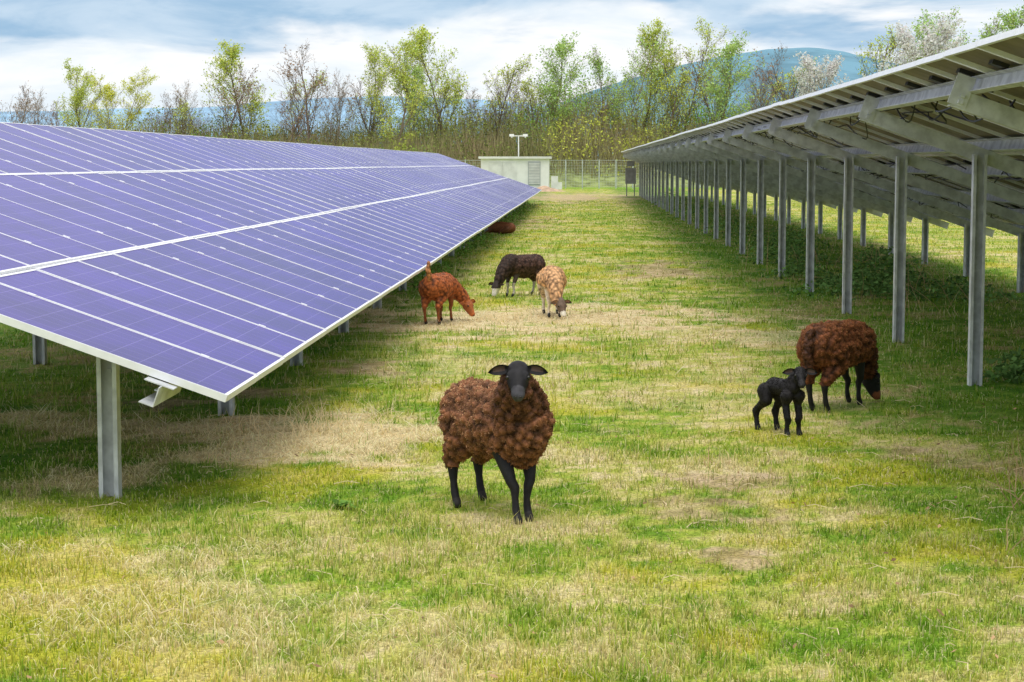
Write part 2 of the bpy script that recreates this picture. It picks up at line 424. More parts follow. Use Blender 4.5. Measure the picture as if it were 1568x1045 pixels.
def animal(name, loc, heading, S=1.0, legs=None, neck=None, P=None, d=None, cols=None, woolly=0,
           voxel=0.009, trunk=None, tail=None, legr=1.0, ear=0.11, patchfn=None, headscale=1.0,
           lying=False, woolcol=None, thigh=1.0, eardroop=.10, extra=()):
    root = empty(name, loc, math.radians(heading))
    L = list(extra)
    trunk = trunk or [((-.29, 0, .515), .165), ((-.02, 0, .49), .19), ((.22, 0, .50), .175), ((.31, 0, .49), .15)]
    for a, b in zip(trunk[:-1], trunk[1:]):
        L.append((a[0], a[1], b[0], b[1], 'wool'))
    for a, b in zip(neck[:-1], neck[1:]):
        L.append((a[0], a[1], b[0], b[1], 'neck'))
    # always bridge the neck into the skull
    L.append((neck[-1][0], neck[-1][1], tuple(P), .062 * headscale, 'neck'))
    legs = legs or {'fl': (.27, .07), 'fr': (.27, -.07), 'hl': (-.30, .09), 'hr': (-.30, -.09)}
    lr = legr
    if not lying:
        for k, (fx, fy) in legs.items():
            sg = 1 if k[1] == 'l' else -1
            if k[0] == 'f':
                ax = .22
                pts = [((ax, sg * .075, .46), .095 * thigh, 'wool'), ((ax - .02, sg * .08, .375), .052 * thigh, 'leg'),
                       ((ax * .45 + fx * .55 + .012, (sg * .08 + fy) / 2, .215), .029 * lr, 'leg'),
                       ((ax * .3 + fx * .7 + .006, (sg * .05 + fy) / 2, .185), .027 * lr, 'leg'),
                       ((ax * .12 + fx * .88 - .004, fy, .12), .0185 * lr, 'leg'),
                       ((fx - .010, fy, .075), .022 * lr, 'leg'), ((fx, fy, .048), .022 * lr, 'hoof'), ((fx + .016, fy, .020), .025 * lr, 'hoof')]
            else:
                ax = -.25
                pts = [((ax, sg * .08, .47), .12 * thigh, 'wool'), ((ax + .05, sg * .10, .37), .082 * thigh, 'wool'),
                       ((ax * .5 + fx * .5 - .03, (sg * .1 + fy) / 2, .285), .048 * thigh, 'wool' if woolly else 'leg'),
                       ((fx - .045, fy * .9 + sg * .01, .225), .033 * lr, 'leg'),
                       ((fx - .030, fy, .14), .021 * lr, 'leg'),
                       ((fx - .016, fy, .08), .023 * lr, 'leg'), ((fx, fy, .048), .023 * lr, 'hoof'), ((fx + .016, fy, .020), .026 * lr, 'hoof')]
            for a, b in zip(pts[:-1], pts[1:]):
                L.append((a[0], a[1], b[0], b[1], a[2]))
    else:
        for sg in (1, -1):
            L.append(((.22, sg * .1, .12), .07, (.40, sg * .1, .04), .03, 'leg'))
            L.append(((-.2, sg * .14, .12), .10, (-.02, sg * .2, .05), .04, 'leg'))
    hs = headscale
    P = Vector(P); d = Vector(d).normalized()
    side = Vector((0, 0, 1)).cross(d)
    side = side.normalized() if side.length > 1e-3 else Vector((0, 1, 0))
    up = d.cross(side).normalized()
    H = lambda a, b, c: tuple(P + d * a * hs + side * b * hs + up * c * hs)
    L += [(H(-.01, 0, .0), .070 * hs, H(.05, 0, .005), .062 * hs, 'face'), (H(.05, 0, .005), .062 * hs, H(.12, 0, .000), .043 * hs, 'face'),
          (H(.12, 0, .000), .043 * hs, H(.175, 0, -.006), .034 * hs, 'muzzle'),
          (H(.03, 0, -.035), .050 * hs, H(.15, 0, -.030), .027 * hs, 'face')]
    for b in (1, -1):
        L.append((H(.050, .040 * b, .030), .026 * hs, H(.075, .034 * b, .024), .022 * hs, 'face'))
        L.append((H(.190, .015 * b, .002), .014 * hs, H(.17, .020 * b, -.002), .020 * hs, 'muzzle'))
        L.append((H(.185, .010 * b, -.028), .012 * hs, H(.15, .016 * b, -.030), .018 * hs, 'muzzle'))
    if tail:
        for a, b in zip(tail[:-1], tail[1:]):
            L.append((a[0], a[1], b[0], b[1], 'tail'))
    Vs, Fs = [], []; o = 0
    for p1, r1, p2, r2, tg in L:
        p1 = np.array(p1); p2 = np.array(p2); ln = np.linalg.norm(p2 - p1)
        n = int(min(40, max(2, math.ceil(ln / (0.22 * min(r1, r2))) + 1)))
        for i in range(n):
            u = i / (n - 1)
            Vs.append(IV * (r1 + (r2 - r1) * u) + p1 + (p2 - p1) * u); Fs.append(IF + o); o += len(IV)
    me = mesh_np(name + '_tmp', np.concatenate(Vs), np.concatenate(Fs))
    tmp = D.objects.new('tmp', me); COL.objects.link(tmp)
    r = tmp.modifiers.new('r', 'REMESH'); r.mode = 'VOXEL'; r.voxel_size = voxel / S if S < 1 else voxel
    s = tmp.modifiers.new('s', 'SMOOTH'); s.factor = 0.5; s.iterations = 4
    dg = bpy.context.evaluated_depsgraph_get(); dg.update()
    me2 = D.meshes.new_from_object(tmp.evaluated_get(dg))
    D.objects.remove(tmp)
    n = len(me2.vertices)
    V = np.empty(n * 3, np.float32); me2.vertices.foreach_get('co', V); V = V.reshape(-1, 3)
    N = np.empty(n * 3, np.float32); me2.vertices.foreach_get('normal', N); N = N.reshape(-1, 3)
    best = np.full(n, 1e9); tag = np.zeros(n, int)
    tags = ['wool', 'neck', 'leg', 'hoof', 'face', 'muzzle', 'tail']
    for p1, r1, p2, r2, tg in L:
        p1 = np.array(p1); p2 = np.array(p2); ab = p2 - p1
        u = np.clip(((V - p1) @ ab) / max(ab @ ab, 1e-9), 0, 1)
        dd = np.linalg.norm(V - (p1 + u[:, None] * ab), axis=1) - (r1 + (r2 - r1) * u)
        k = dd < best
        best[k] = dd[k]; tag[k] = tags.index(tg)
    cols = dict(cols)
    C = np.zeros((n, 3))
    for i, tg in enumerate(tags):
        C[tag == i] = cols.get(tg, cols['wool'])
    if patchfn: C = patchfn(V, C, tag)
    isw = (tag == 0) | (tag == 1) | (tag == 6)
    if woolly:
        disp = np.zeros(n)
        for i in np.nonzero(isw)[0]:
            p = Vector(V[i]) + mnoise.noise_vector(Vector(V[i]) * 20) * .012
            vd = mnoise.voronoi(p * 24)[0][0]
            v2 = mnoise.voronoi(p * 62 + Vector((5, 2, 1)))[0][0]
            a = mnoise.noise(p * 8)
            disp[i] = 0.014 * a + 0.026 * (.72 - vd) + 0.009 * (.6 - v2)
            C[i] *= min(1.5, max(0.16, 1.55 - 1.45 * vd - .25 * v2))  # dips between wool clumps darkened, crevice shade painted into the colour
        V = V + N * (disp * woolly)[:, None]
        me2.vertices.foreach_set('co', V.astype(np.float32).ravel())
    V4 = np.ones((n, 4), np.float32); V4[:, :3] = C
    a = me2.color_attributes.new('Col', 'FLOAT_COLOR', 'POINT'); a.data.foreach_set('color', V4.ravel())
    me2.polygons.foreach_set('use_smooth', np.ones(len(me2.polygons), bool))
    me2.materials.clear(); me2.materials.append(m_animal); me2.update()
    body = link(D.objects.new('body', me2), root); body.scale = (S, S, S)
    wi = np.nonzero(isw)[0]
    nl = int(woolly * 36000) if woolly else 7000
    k = rng.choice(wi if woolly else np.arange(n), nl)
    nn = N[k]
    down = np.array([-.35, 0, -1.0])
    tdir = down - nn * (nn @ down)[:, None]
    if woolly:
        p = V[k] + rng.normal(0, 0.003, (nl, 3)) - nn * .003
        dirv = nn * 0.35 + rng.normal(0, 0.7, (nl, 3)) + tdir * .15
        ln = 0.004 + 0.006 * rng.random(nl); w = 0.0018 + 0.0014 * rng.random(nl)
    else:
        p = V[k]; dirv = nn * .12 + tdir + rng.normal(0, .12, (nl, 3)); ln = .010 + .008 * rng.random(nl); w = np.full(nl, .0018)
    dirv /= np.linalg.norm(dirv, axis=1)[:, None]
    sd = np.cross(dirv, rng.normal(0, 1, (nl, 3))); sd /= np.linalg.norm(sd, axis=1)[:, None]
    mid = p + dirv * (ln * 0.6)[:, None]
    curl = dirv + rng.normal(0, 1.1 if woolly else .15, (nl, 3))
    tip = mid + curl * (ln * 0.4)[:, None]
    VV = np.stack([p - sd * w[:, None], p + sd * w[:, None], mid + sd * w[:, None], mid - sd * w[:, None], tip + sd * (w * .5)[:, None], tip - sd * (w * .5)[:, None]], 1).reshape(-1, 3)
    i = np.arange(nl)[:, None] * 6
    FF = np.concatenate([i + np.array([[0, 1, 2, 3]]), i + np.array([[3, 2, 4, 5]])], 0)
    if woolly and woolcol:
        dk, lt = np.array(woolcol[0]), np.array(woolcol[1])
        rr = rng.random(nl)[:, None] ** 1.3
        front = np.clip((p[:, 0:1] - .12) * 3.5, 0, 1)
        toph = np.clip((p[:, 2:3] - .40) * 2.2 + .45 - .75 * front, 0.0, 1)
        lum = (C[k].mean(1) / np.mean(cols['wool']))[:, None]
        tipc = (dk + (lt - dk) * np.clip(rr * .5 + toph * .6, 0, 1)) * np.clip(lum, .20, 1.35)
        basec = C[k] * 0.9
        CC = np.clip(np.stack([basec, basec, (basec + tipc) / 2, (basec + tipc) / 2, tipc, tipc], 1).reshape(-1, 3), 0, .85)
    else:
        CC = np.repeat(C[k] * (0.8 + 0.5 * rng.random(nl))[:, None], 6, axis=0)
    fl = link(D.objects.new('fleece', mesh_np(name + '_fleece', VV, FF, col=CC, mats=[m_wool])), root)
    fl.scale = (S, S, S)
    mb = MB(); fc = np.array(cols.get('face', cols['wool']))
    inner = tuple(np.clip(fc * 1.4 + np.array([.065, .034, .022]), 0, 1))
    for b in (1, -1):
        base = P + side * (.046 * hs * b) + up * .026 * hs - d * .012
        ax = (side * b + Vector((0, 0, -eardroop)) - d * .05).normalized()
        wv = (up * .75 - d * .6); wv = (wv - ax * wv.dot(ax)).normalized()
        nv = (d * .75 + up * .6); nv = (nv - ax * nv.dot(ax)).normalized()
        ns, nw = 9, 6
        for layer in (0, 1):
            grid = []
            for i in range(ns + 1):
                u = i / ns
                wdt = ear * .24 * (math.sin(math.pi * (0.16 + .84 * u) ** 1.1) ** .8 if u < 1 else 0.02)
                row = []
                for j in range(nw + 1):
                    q = j / nw * 2 - 1
                    off = .016 * q * q - (.004 if layer else 0)
                    row.append(tuple(base + ax * (ear * hs * u) + wv * (wdt * q * hs) + nv * (off * hs) + Vector((0, 0, -u * u * .012))))
                grid.append(row)
            for i in range(ns):
                for j in range(nw):
                    mb.quad([grid[i][j], grid[i + 1][j], grid[i + 1][j + 1], grid[i][j + 1]], 0, inner if layer == 0 and 2 <= j <= nw - 2 and 1 < i < ns - 2 else tuple(fc))
    e = link(D.objects.new('ears', mb.mesh(name + '_ears', [m_animal], False)), root); e.scale = (S, S, S)
    Vs, Fs = [], []; o = 0
    for b in (1, -1):
        Vs.append(IV * .013 * hs + np.array(H(.066, .056 * b, .030))); Fs.append(IF + o); o += len(IV)
    for b in (1, -1):
        Vs.append(IV * np.array([.006, .006, .006]) * hs + np.array(H(.200, .013 * b, .006))); Fs.append(IF + o); o += len(IV)
    e = link(D.objects.new('eyes_and_nostrils', mesh_np(name + '_eyes', np.concatenate(Vs), np.concatenate(Fs), mats=[m_eye], smooth=True)), root)
    e.scale = (S, S, S)
    return root

BLK = (0.014, 0.013, 0.015)
up_neck = [((.24, 0, .54), .155), ((.335, -.04, .625), .125), ((.38, -.075, .69), .102), ((.395, -.09, .74), .082)]
yaw = math.radians(-28)
animal('brown_sheep', (-.45, 9.95, 0), -60, 1.0,
       legs={'fr': (.335, -.057), 'fl': (.295, .03), 'hr': (-.235, -.125), 'hl': (-.36, .092)},
       neck=up_neck, P=(.425, -.098, .790), d=(math.cos(yaw) * .82, math.sin(yaw) * .82, -.57), headscale=.92, ear=.120,
       extra=[((.30, 0, .46), .13, (.24, 0, .40), .115, 'wool')],
       cols={'wool': (.25, .100, .044), 'neck': (.15, .058, .026), 'leg': BLK, 'hoof': (.03, .027, .025), 'face': BLK, 'muzzle': (.050, .048, .055)},
       woolly=1.2, voxel=0.007, woolcol=((.18, .070, .030), (.88, .54, .31)),
       tail=[((-.42, 0, .58), .04), ((-.46, 0, .42), .03)])
gneck = [((.26, 0, .52), .15), ((.40, 0, .43), .115), ((.49, 0, .31), .085), ((.53, 0, .235), .068)]
animal('brown_sheep', (1.94, 14.38, 0), 54, 0.97,
       legs={'fr': (.25, -.06), 'fl': (.33, .08), 'hr': (-.30, -.075), 'hl': (-.27, .075)},
       neck=gneck, P=(.55, 0, .205), d=(.25, -.25, -.9),
       cols={'wool': (.21, .070, .027), 'neck': (.13, .044, .02), 'leg': BLK, 'hoof': (.03, .028, .026), 'face': BLK, 'tail': (.09, .034, .016)},
       woolly=1.1, voxel=0.0095, woolcol=((.16, .052, .022), (.66, .33, .15)),
       tail=[((-.42, 0, .60), .045), ((-.465, 0, .45), .04), ((-.46, 0, .33), .025)])
ltr = [((-.20, 0, .535), .100), ((-.02, 0, .53), .105), ((.16, 0, .54), .108), ((.22, 0, .56), .090)]
animal('black_lamb', (1.38, 12.98, 0), -66, 0.60,
       legs={'fr': (.25, -.08), 'fl': (.22, .09), 'hr': (-.36, -.12), 'hl': (-.26, .08)}, trunk=ltr, thigh=.85,
       neck=[((.18, 0, .56), .10), ((.23, .02, .65), .078), ((.26, .05, .69), .070)], P=(.28, .055, .72), d=(.66, -.25, -.48),
       cols={'wool': (.015, .013, .014), 'leg': (.012, .011, .012), 'hoof': (.03, .03, .03), 'face': (.017, .016, .018), 'muzzle': (.03, .028, .03)},
       voxel=0.0065, legr=1.4, headscale=1.1, tail=[((-.28, 0, .56), .03), ((-.33, 0, .40), .022)], ear=.14)
gtr = [((-.27, 0, .485), .165), ((-.02, 0, .46), .185), ((.20, 0, .48), .165), ((.28, 0, .49), .13)]
animal('brown_goat', (-1.66, 22.0, 0), 76, 0.90, trunk=gtr,
       neck=[((.24, -.02, .48), .14), ((.36, -.08, .41), .115), ((.42, -.16, .33), .09), ((.42, -.21, .27), .075)],
       P=(.42, -.235, .235), d=(-.15, -.5, -.75), ear=.13, legr=.95, woolly=.35,
       cols={'wool': (.46, .130, .038), 'leg': (.24, .075, .026), 'hoof': (.03, .03, .03), 'face': (.38, .12, .04), 'tail': (.75, .33, .13)},
       voxel=0.011, tail=[((-.40, 0, .60), .035), ((-.46, .0, .70), .03), ((-.44, 0, .80), .024)])
def dark_patch(V, C, tag):
    C = C.copy()
    C[(tag == 4) & (V[:, 2] < .15)] = (.7, .64, .58)
    C[(tag == 2) & (V[:, 2] < .22)] = (.48, .42, .36)
    return C
animal('dark_brown_sheep', (-.83, 26.5, 0), 226, 0.90, trunk=gtr, neck=gneck, P=(.55, 0, .205), d=(.45, .05, -.85), woolly=.5,
       cols={'wool': (.10, .052, .038), 'neck': (.06, .035, .026), 'leg': (.07, .05, .04), 'hoof': (.03, .03, .03), 'face': (.04, .028, .025), 'muzzle': (.7, .65, .6)},
       voxel=0.011, patchfn=dark_patch, tail=[((-.41, 0, .56), .03), ((-.45, 0, .42), .02)])
def tan_patch(V, C, tag):
    C = C.copy()
    C[(tag == 2)] = (.72, .62, .48)
    C[(tag == 4)] = (.16, .11, .08)
    C[(tag == 0) & (V[:, 2] < .40)] = (.74, .58, .38)
    return C
animal('tan_goat', (-.36, 23.1, 0), -84, 0.93, trunk=gtr, neck=gneck, P=(.55, .05, .205), d=(.5, .22, -.8), woolly=.2,
       cols={'wool': (.80, .46, .21), 'neck': (.76, .44, .22), 'leg': (.72, .6, .46), 'hoof': (.03, .03, .03), 'face': (.16, .1, .07), 'muzzle': (.75, .7, .6)},
       voxel=0.011, patchfn=tan_patch, tail=[((-.41, 0, .56), .03), ((-.45, 0, .42), .02)])
animal('resting_brown_goat', (-2.15, 50, 0), 170, 0.95, lying=True, trunk=[((-.28, 0, .17), .15), ((-.02, 0, .18), .17), ((.22, 0, .19), .15)],
       neck=[((.22, 0, .22), .12), ((.36, 0, .36), .08), ((.40, 0, .42), .07)], P=(.42, 0, .44), d=(.8, .2, -.4),
       cols={'wool': (.22, .08, .035), 'leg': (.14, .055, .022), 'face': (.18, .06, .025)}, voxel=0.014)

# ------------------------------------------------------------------ trees
m_tree = attr_mat('tree_bark_and_leaves', 0.85, 0.35, 0.1)
def tree_mesh(name, seed, H, leafcol, nleaf, bark=(.34, .28, .21), leafs=.068, spread=1.1, stems=1):
    rnd = random.Random(seed)
    mb = MB(); tips = []
    def branch(p, d, ln, r, level):
        nseg = 7 if level == 0 else (4 if level == 1 else 3)
        pts = [p.copy()]; rad = [r]
        for i in range(nseg):
            d = (d + Vector((rnd.gauss(0, .09), rnd.gauss(0, .09), rnd.gauss(0, .04) + (.12 if level else .02)))).normalized()
            p = p + d * (ln / nseg); pts.append(p.copy()); rad.append(r * (1 - .82 * (i + 1) / nseg))
        k = rnd.uniform(.75, 1.25)
        mb.tube(pts, rad, 5 if level == 0 else 3, 0, tuple(c * k for c in bark))
        if level >= 2: tips.extend(pts[1:])
        if level == 3 or ln < .3: return
        nch = {0: rnd.randint(20, 26), 1: rnd.randint(8, 10), 2: rnd.randint(4, 6)}[level]
        for c in range(nch):
            u = (.20 + .79 * (c + rnd.random()) / nch) if level == 0 else (.15 + .85 * (c + rnd.random()) / nch)
            x = u * nseg; i = min(int(x), nseg - 1); q = pts[i].lerp(pts[i + 1], x - i)
            dd = (pts[i + 1] - pts[i]).normalized()
            az = rnd.uniform(0, 2 * math.pi); o = dd.orthogonal().normalized(); o.rotate(Matrix.Rotation(az, 3, dd))
            ang = rnd.uniform(.42, .80) * (spread if level == 0 else 1)
            nd = dd * math.cos(ang) + o * math.sin(ang)
            if level == 0: l2 = H * rnd.uniform(.24, .44) * (1.08 - .72 * u) * (1.0 if u > .32 else .6)
            else: l2 = ln * rnd.uniform(.35, .55) * (1.15 - .5 * u)
            branch(q, nd, l2, max(.010, r * (1 - .8 * u) * (.46 if level == 0 else .52)), level + 1)
    for s in range(stems):
        o = Vector((rnd.uniform(-.5, .5), rnd.uniform(-.5, .5), -.2)) * (0 if stems == 1 else 1)
        o.z = -.2
        dd = Vector((rnd.gauss(0, .04 if stems == 1 else .15), rnd.gauss(0, .05), 1)).normalized()
        branch(o, dd, H * rnd.uniform(.84, 1), H * .0110 / stems ** .4, 0)
    rg = np.random.default_rng(seed)
    tp = np.array([t[:] for t in tips])
    cn = vnoise(tp[:, 0] + tp[:, 1] * .7, tp[:, 2], .8, seed); w = np.clip(cn * 1.3, .2, 1); w /= w.sum()
    C = tp[rg.choice(len(tp), nleaf, p=w)] + rg.normal(0, .15, (nleaf, 3))
    s = leafs * (.5 + rg.random(nleaf))
    a = rg.normal(0, 1, (nleaf, 3)); a /= np.linalg.norm(a, axis=1)[:, None]
    b = np.cross(a, rg.normal(0, 1, (nleaf, 3))); b /= np.linalg.norm(b, axis=1)[:, None]
    a *= s[:, None]; b *= s[:, None] * .6
    V = np.stack([C - a, C + b, C + a, C - b], 1).reshape(-1, 3)
    o = len(mb.v)
    col = np.array(leafcol) * (.6 + .8 * rg.random(nleaf))[:, None]
    col[:, 0] *= (.85 + .3 * rg.random(nleaf))
    me = mesh_np(name, np.concatenate([np.array(mb.v), V]), np.concatenate([np.array(mb.f), np.arange(nleaf * 4).reshape(-1, 4) + o]),
                   col=np.clip(np.concatenate([np.array(mb.c), np.repeat(col, 4, axis=0)]), 0, .85), mats=[m_tree])
    me['zm'] = float(np.array(mb.v)[:, 2].max())
    return me

YG = (.60, .68, .15); YG2 = (.80, .82, .12); GR = (.46, .62, .20); WH = (.90, .86, .84); BR = (.42, .28, .18)
meshes = {
 'yg1': tree_mesh('t_yg1', 1, 12, YG, 6200), 'yg2': tree_mesh('t_yg2', 2, 12, YG, 6200, stems=2), 'yg3': tree_mesh('t_yg3', 3, 12, YG2, 11000, stems=2, spread=1.2),
 'gr1': tree_mesh('t_gr1', 4, 12, GR, 6000, spread=1.0), 'gr2': tree_mesh('t_gr2', 5, 12, GR, 5500, stems=2), 'yg4': tree_mesh('t_yg4', 12, 12, YG, 5600, spread=1.15),
 'b1': tree_mesh('t_b1', 6, 12, BR, 900, bark=(.28, .22, .18)), 'b2': tree_mesh('t_b2', 7, 12, BR, 900, stems=3), 'b3': tree_mesh('t_b3', 8, 12, YG, 1600, bark=(.26, .20, .16)),
 'wh': tree_mesh('t_wh', 9, 12, WH, 9000, leafs=.085, stems=2, spread=1.3)}
TL = [(8, 125, 'b1'), (48, 132, 'b2'), (95, 130, 'b3'), (138, 92, 'yg1'), (190, 100, 'yg3'), (235, 140, 'b1'), (290, 120, 'b2'), (335, 92, 'b1'), (386, 68, 'yg4'),
      (425, 110, 'b3'), (470, 60, 'b1'), (512, 105, 'b2'), (548, 68, 'yg2'), (604, 48, 'yg1'), (640, 85, 'gr1'), (688, 44, 'yg4'), (745, 88, 'b3'), (775, 105, 'b2'),
      (812, 54, 'gr1'), (860, 140, 'b2'), (905, 120, 'b1'), (930, 58, 'gr2'), (968, 38, 'yg1'), (1036, 32, 'yg2'), (1075, 56, 'gr1'), (1108, 72, 'b1'), (1150, 100, 'b2'),
      (1180, 95, 'b3'), (1212, 66, 'b1'), (1258, 84, 'wh'), (1300, 40, 'b3'), (1355, 24, 'gr1'), (1408, 36, 'wh'), (1440, 55, 'b1'), (1482, 12, 'gr2'), (1550, 6, 'gr1'), (1610, 20, 'yg1'), (-60, 110, 'b3'), (-120, 100, 'yg2'), (1680, 30, 'b2'), (1740, 20, 'gr2'),
      (70, 150, 'b1'), (265, 150, 'b3'), (445, 135, 'b1'), (580, 120, 'b1'), (660, 120, 'b3'), (725, 130, 'b2'), (835, 120, 'b3'), (885, 150, 'b3'), (1000, 100, 'b3'), (1130, 120, 'b3'), (1235, 120, 'b2'), (1330, 90, 'b1'), (1385, 90, 'b2')]
nm = {'yg1': 'alder_tree', 'yg4': 'alder_tree', 'yg2': 'willow_tree', 'yg3': 'willow_tree', 'gr1': 'poplar_tree', 'gr2': 'poplar_tree', 'b1': 'bare_tree', 'b2': 'bare_tree', 'b3': 'bare_tree', 'wh': 'blossoming_cherry_tree'}
for i, (px, py, k) in enumerate(TL):
    Y = 168 + random.uniform(-6, 8)
    if k == 'wh': Y = 150
    sc = 2900 / Y
    X = (px - 891) / sc; h = (251 - py) / sc + 1.85
    ob = link(D.objects.new(nm[k], meshes[k]))
    ob.location = (X, Y, 0); z = h / meshes[k]['zm']; ob.scale = (z * random.uniform(.95, 1.2), z * 1.05, z)
    ob.rotation_euler = (0, 0, random.uniform(0, 6.28))

# thicket bank in front of the trees
def hedge_h(x, o=0):
    mid = np.exp(-((x - 4) / 12) ** 2) * 2.6
    return 2.3 + .9 * sstep(x, -25, -5) + mid + 2.4 * vnoise(x, x * 0, .11, 1 + o) + 1.6 * vnoise(x, x * 0, .45, 2 + o) + 1.0 * vnoise(x, x * 0, 1.3, 3 + o)
n = 80000
x = rng.uniform(-80, 70, n); y = rng.uniform(152, 178, n)
hh = hedge_h(x) * (0.45 + .75 * (y - 150) / 26)
z0 = rng.random(n) * hh * .75; ln = np.minimum(rng.uniform(.6, 2.4, n), hh - z0 + .9)
tp = np.stack([x + rng.normal(0, .35, n), y + rng.normal(0, .35, n), z0 + ln], 1)
w = .014 + .018 * rng.random(n)
V = np.stack([np.stack([x - w, y, z0], 1), np.stack([x + w, y, z0], 1), tp], 1).reshape(-1, 3)
tone = vnoise(x, y, .25, 4)
cA = np.array([.36, .27, .17]); cB = np.array([.24, .26, .10])
C1 = (cA + (cB - cA) * tone[:, None]) * (.5 + .9 * rng.random(n))[:, None]
nl = 190000
x = rng.uniform(-80, 70, nl); y = rng.uniform(152, 178, nl)
hh = hedge_h(x) * (0.45 + .75 * (y - 150) / 26)
z = hh * rng.random(nl) ** .8
dn = vnoise(x, z * 2 + y * .3, .8, 6)
kp = rng.random(nl) < np.clip(dn * 1.9 - .35, .05, 1)
x, y, z = x[kp], y[kp], z[kp]; nl = len(x)
C = np.stack([x, y, z], 1); s = .06 + .09 * rng.random(nl)
a = rng.normal(0, 1, (nl, 3)); a /= np.linalg.norm(a, axis=1)[:, None]
b = np.cross(a, rng.normal(0, 1, (nl, 3))); b /= np.linalg.norm(b, axis=1)[:, None]
a *= s[:, None]; b *= s[:, None] * .6
V2 = np.stack([C - a, C + b, C + a, C - b], 1)
V2t = np.stack([V2[:, 0], V2[:, 1], V2[:, 2], V2[:, 0], V2[:, 2], V2[:, 3]], 1).reshape(-1, 3)
g = vnoise(x, y * .1 + z * .2, .16, 8)
cG = np.array([.26, .56, .05]); cO = np.array([.32, .37, .11]); cY = np.array([.62, .66, .12])
col = cO + (cG - cO) * np.clip((g - .32) * 4, 0, 1)[:, None]
yy = np.clip((vnoise(x, z, .22, 11) - .55) * 5, 0, 1)[:, None]
dkk = (.55 + .7 * vnoise(x, z * 1.5, .35, 15))[:, None]
col = (col + (cY - col) * yy) * (.4 + .9 * rng.random(nl))[:, None] * dkk
V = np.concatenate([V, V2t]); C_ = np.clip(np.concatenate([np.repeat(C1, 3, axis=0), np.repeat(col, 6, axis=0)]), 0, .8)
link(D.objects.new('shrub_thicket', mesh_np('shrub_thicket', V, np.arange(len(V)).reshape(-1, 3), col=C_, mats=[m_tree])))
m_bank = simple('thicket_floor', (.20, .24, .08), .95, 0, .5, 1.2, .8, 6)
nx, ny = 260, 14
gx = np.linspace(-300, 300, nx); gy = np.linspace(150, 182, ny)
GX, GY = np.meshgrid(gx, gy)
GZ = (.8 + 1.6 * vnoise(GX, GY, .5, 2) + .8 * vnoise(GX, GY, .12, 4)) * np.sin(np.clip((GY - 150) / 32, 0, 1) * np.pi) ** .7 - .05
V = np.stack([GX.ravel(), GY.ravel(), GZ.ravel()], 1)
ii = (np.arange(ny - 1)[:, None] * nx + np.arange(nx - 1)[None]).ravel()
link(D.objects.new('thicket_bank', mesh_np('thicket_bank', V, np.stack([ii, ii + 1, ii + nx + 1, ii + nx], 1), mats=[m_bank], smooth=True)))

# ------------------------------------------------------------------ hills
def hill(name, Y, prof, col, depth=700):  # col: hill colour with bluish distance haze painted in
    sc = 2900 / Y
    px = np.array([p[0] for p in prof]); ph = (251 - np.array([p[1] for p in prof])) / sc + 1.85
    X = np.linspace((px[0] - 891) / sc, (px[-1] - 891) / sc, 400)
    hgt = np.interp(X, (px - 891) / sc, ph)
    k = np.ones(15) / 15; hgt = np.convolve(np.pad(hgt, 7, 'edge'), k, 'valid')
    hgt = hgt + (vnoise(X, X * 0, .02, 3) - .5) * 1.6 + (vnoise(X, X * 0, .09, 5) - .5) * 1.4
    rows = 24; V = []
    for r in range(rows):
        u = r / (rows - 1)
        y = Y - depth + depth * u
        nz = (vnoise(X, X * 0 + y, .012, 7) - .5) * 14 * math.sin(math.pi * u)
        V.append(np.stack([X, np.full_like(X, y), hgt * u ** .9 + nz * (hgt / 100)], 1))
    V.append(np.stack([X, np.full_like(X, Y + 400), X * 0], 1)); rows += 1
    V = np.concatenate(V); n = 400
    ii = (np.arange(rows - 1)[:, None] * n + np.arange(n - 1)[None]).ravel()
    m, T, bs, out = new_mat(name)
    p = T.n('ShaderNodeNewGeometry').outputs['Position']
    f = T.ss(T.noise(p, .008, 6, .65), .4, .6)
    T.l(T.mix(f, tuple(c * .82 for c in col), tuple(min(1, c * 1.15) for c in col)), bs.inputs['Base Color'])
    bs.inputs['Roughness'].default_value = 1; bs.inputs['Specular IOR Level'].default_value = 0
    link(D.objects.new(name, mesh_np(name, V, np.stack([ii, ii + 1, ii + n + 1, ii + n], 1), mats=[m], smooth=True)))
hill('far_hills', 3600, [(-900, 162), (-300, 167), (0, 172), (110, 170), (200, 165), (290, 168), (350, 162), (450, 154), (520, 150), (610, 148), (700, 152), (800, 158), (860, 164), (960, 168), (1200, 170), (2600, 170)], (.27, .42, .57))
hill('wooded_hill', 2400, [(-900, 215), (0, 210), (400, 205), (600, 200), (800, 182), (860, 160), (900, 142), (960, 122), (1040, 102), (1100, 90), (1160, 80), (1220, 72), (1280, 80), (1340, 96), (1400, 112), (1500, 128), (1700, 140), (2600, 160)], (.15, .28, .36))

# ------------------------------------------------------------------ transformer hut
m_white = simple('white_render', (.82, .82, .80), .7, 0, .05, 2)
m_door = simple('vent_grey', (.42, .44, .45), .5, 0, .05, 2)
m_roof = simple('roof_concrete', (.72, .72, .70), .8, 0, .1, 2)
hut = empty('transformer_hut', (-4.87, 138.5, 0))
mb = MB()
mb.box((-2.45, -1.4, 0), (2.45, 1.4, 2.2), m=0)
mb.box((-2.62, -1.6, 2.2), (2.62, 1.6, 2.36), m=2)
mb.box((-2.48, -1.43, 0), (2.48, 1.43, .22), m=2)
for x0, x1 in ((.95, 1.85),):
    mb.box((x0, -1.45, .3), (x1, -1.40, 2.0), m=1)
    for i in range(14):
        z = .4 + i * .11
        mb.box((x0 + .06, -1.49, z), (x1 - .06, -1.45, z + .06), m=2)
mb.box((-1.9, -1.44, .3), (-.9, -1.40, 1.95), m=2); mb.box((-.85, -1.44, .3), (.15, -1.40, 1.95), m=2)
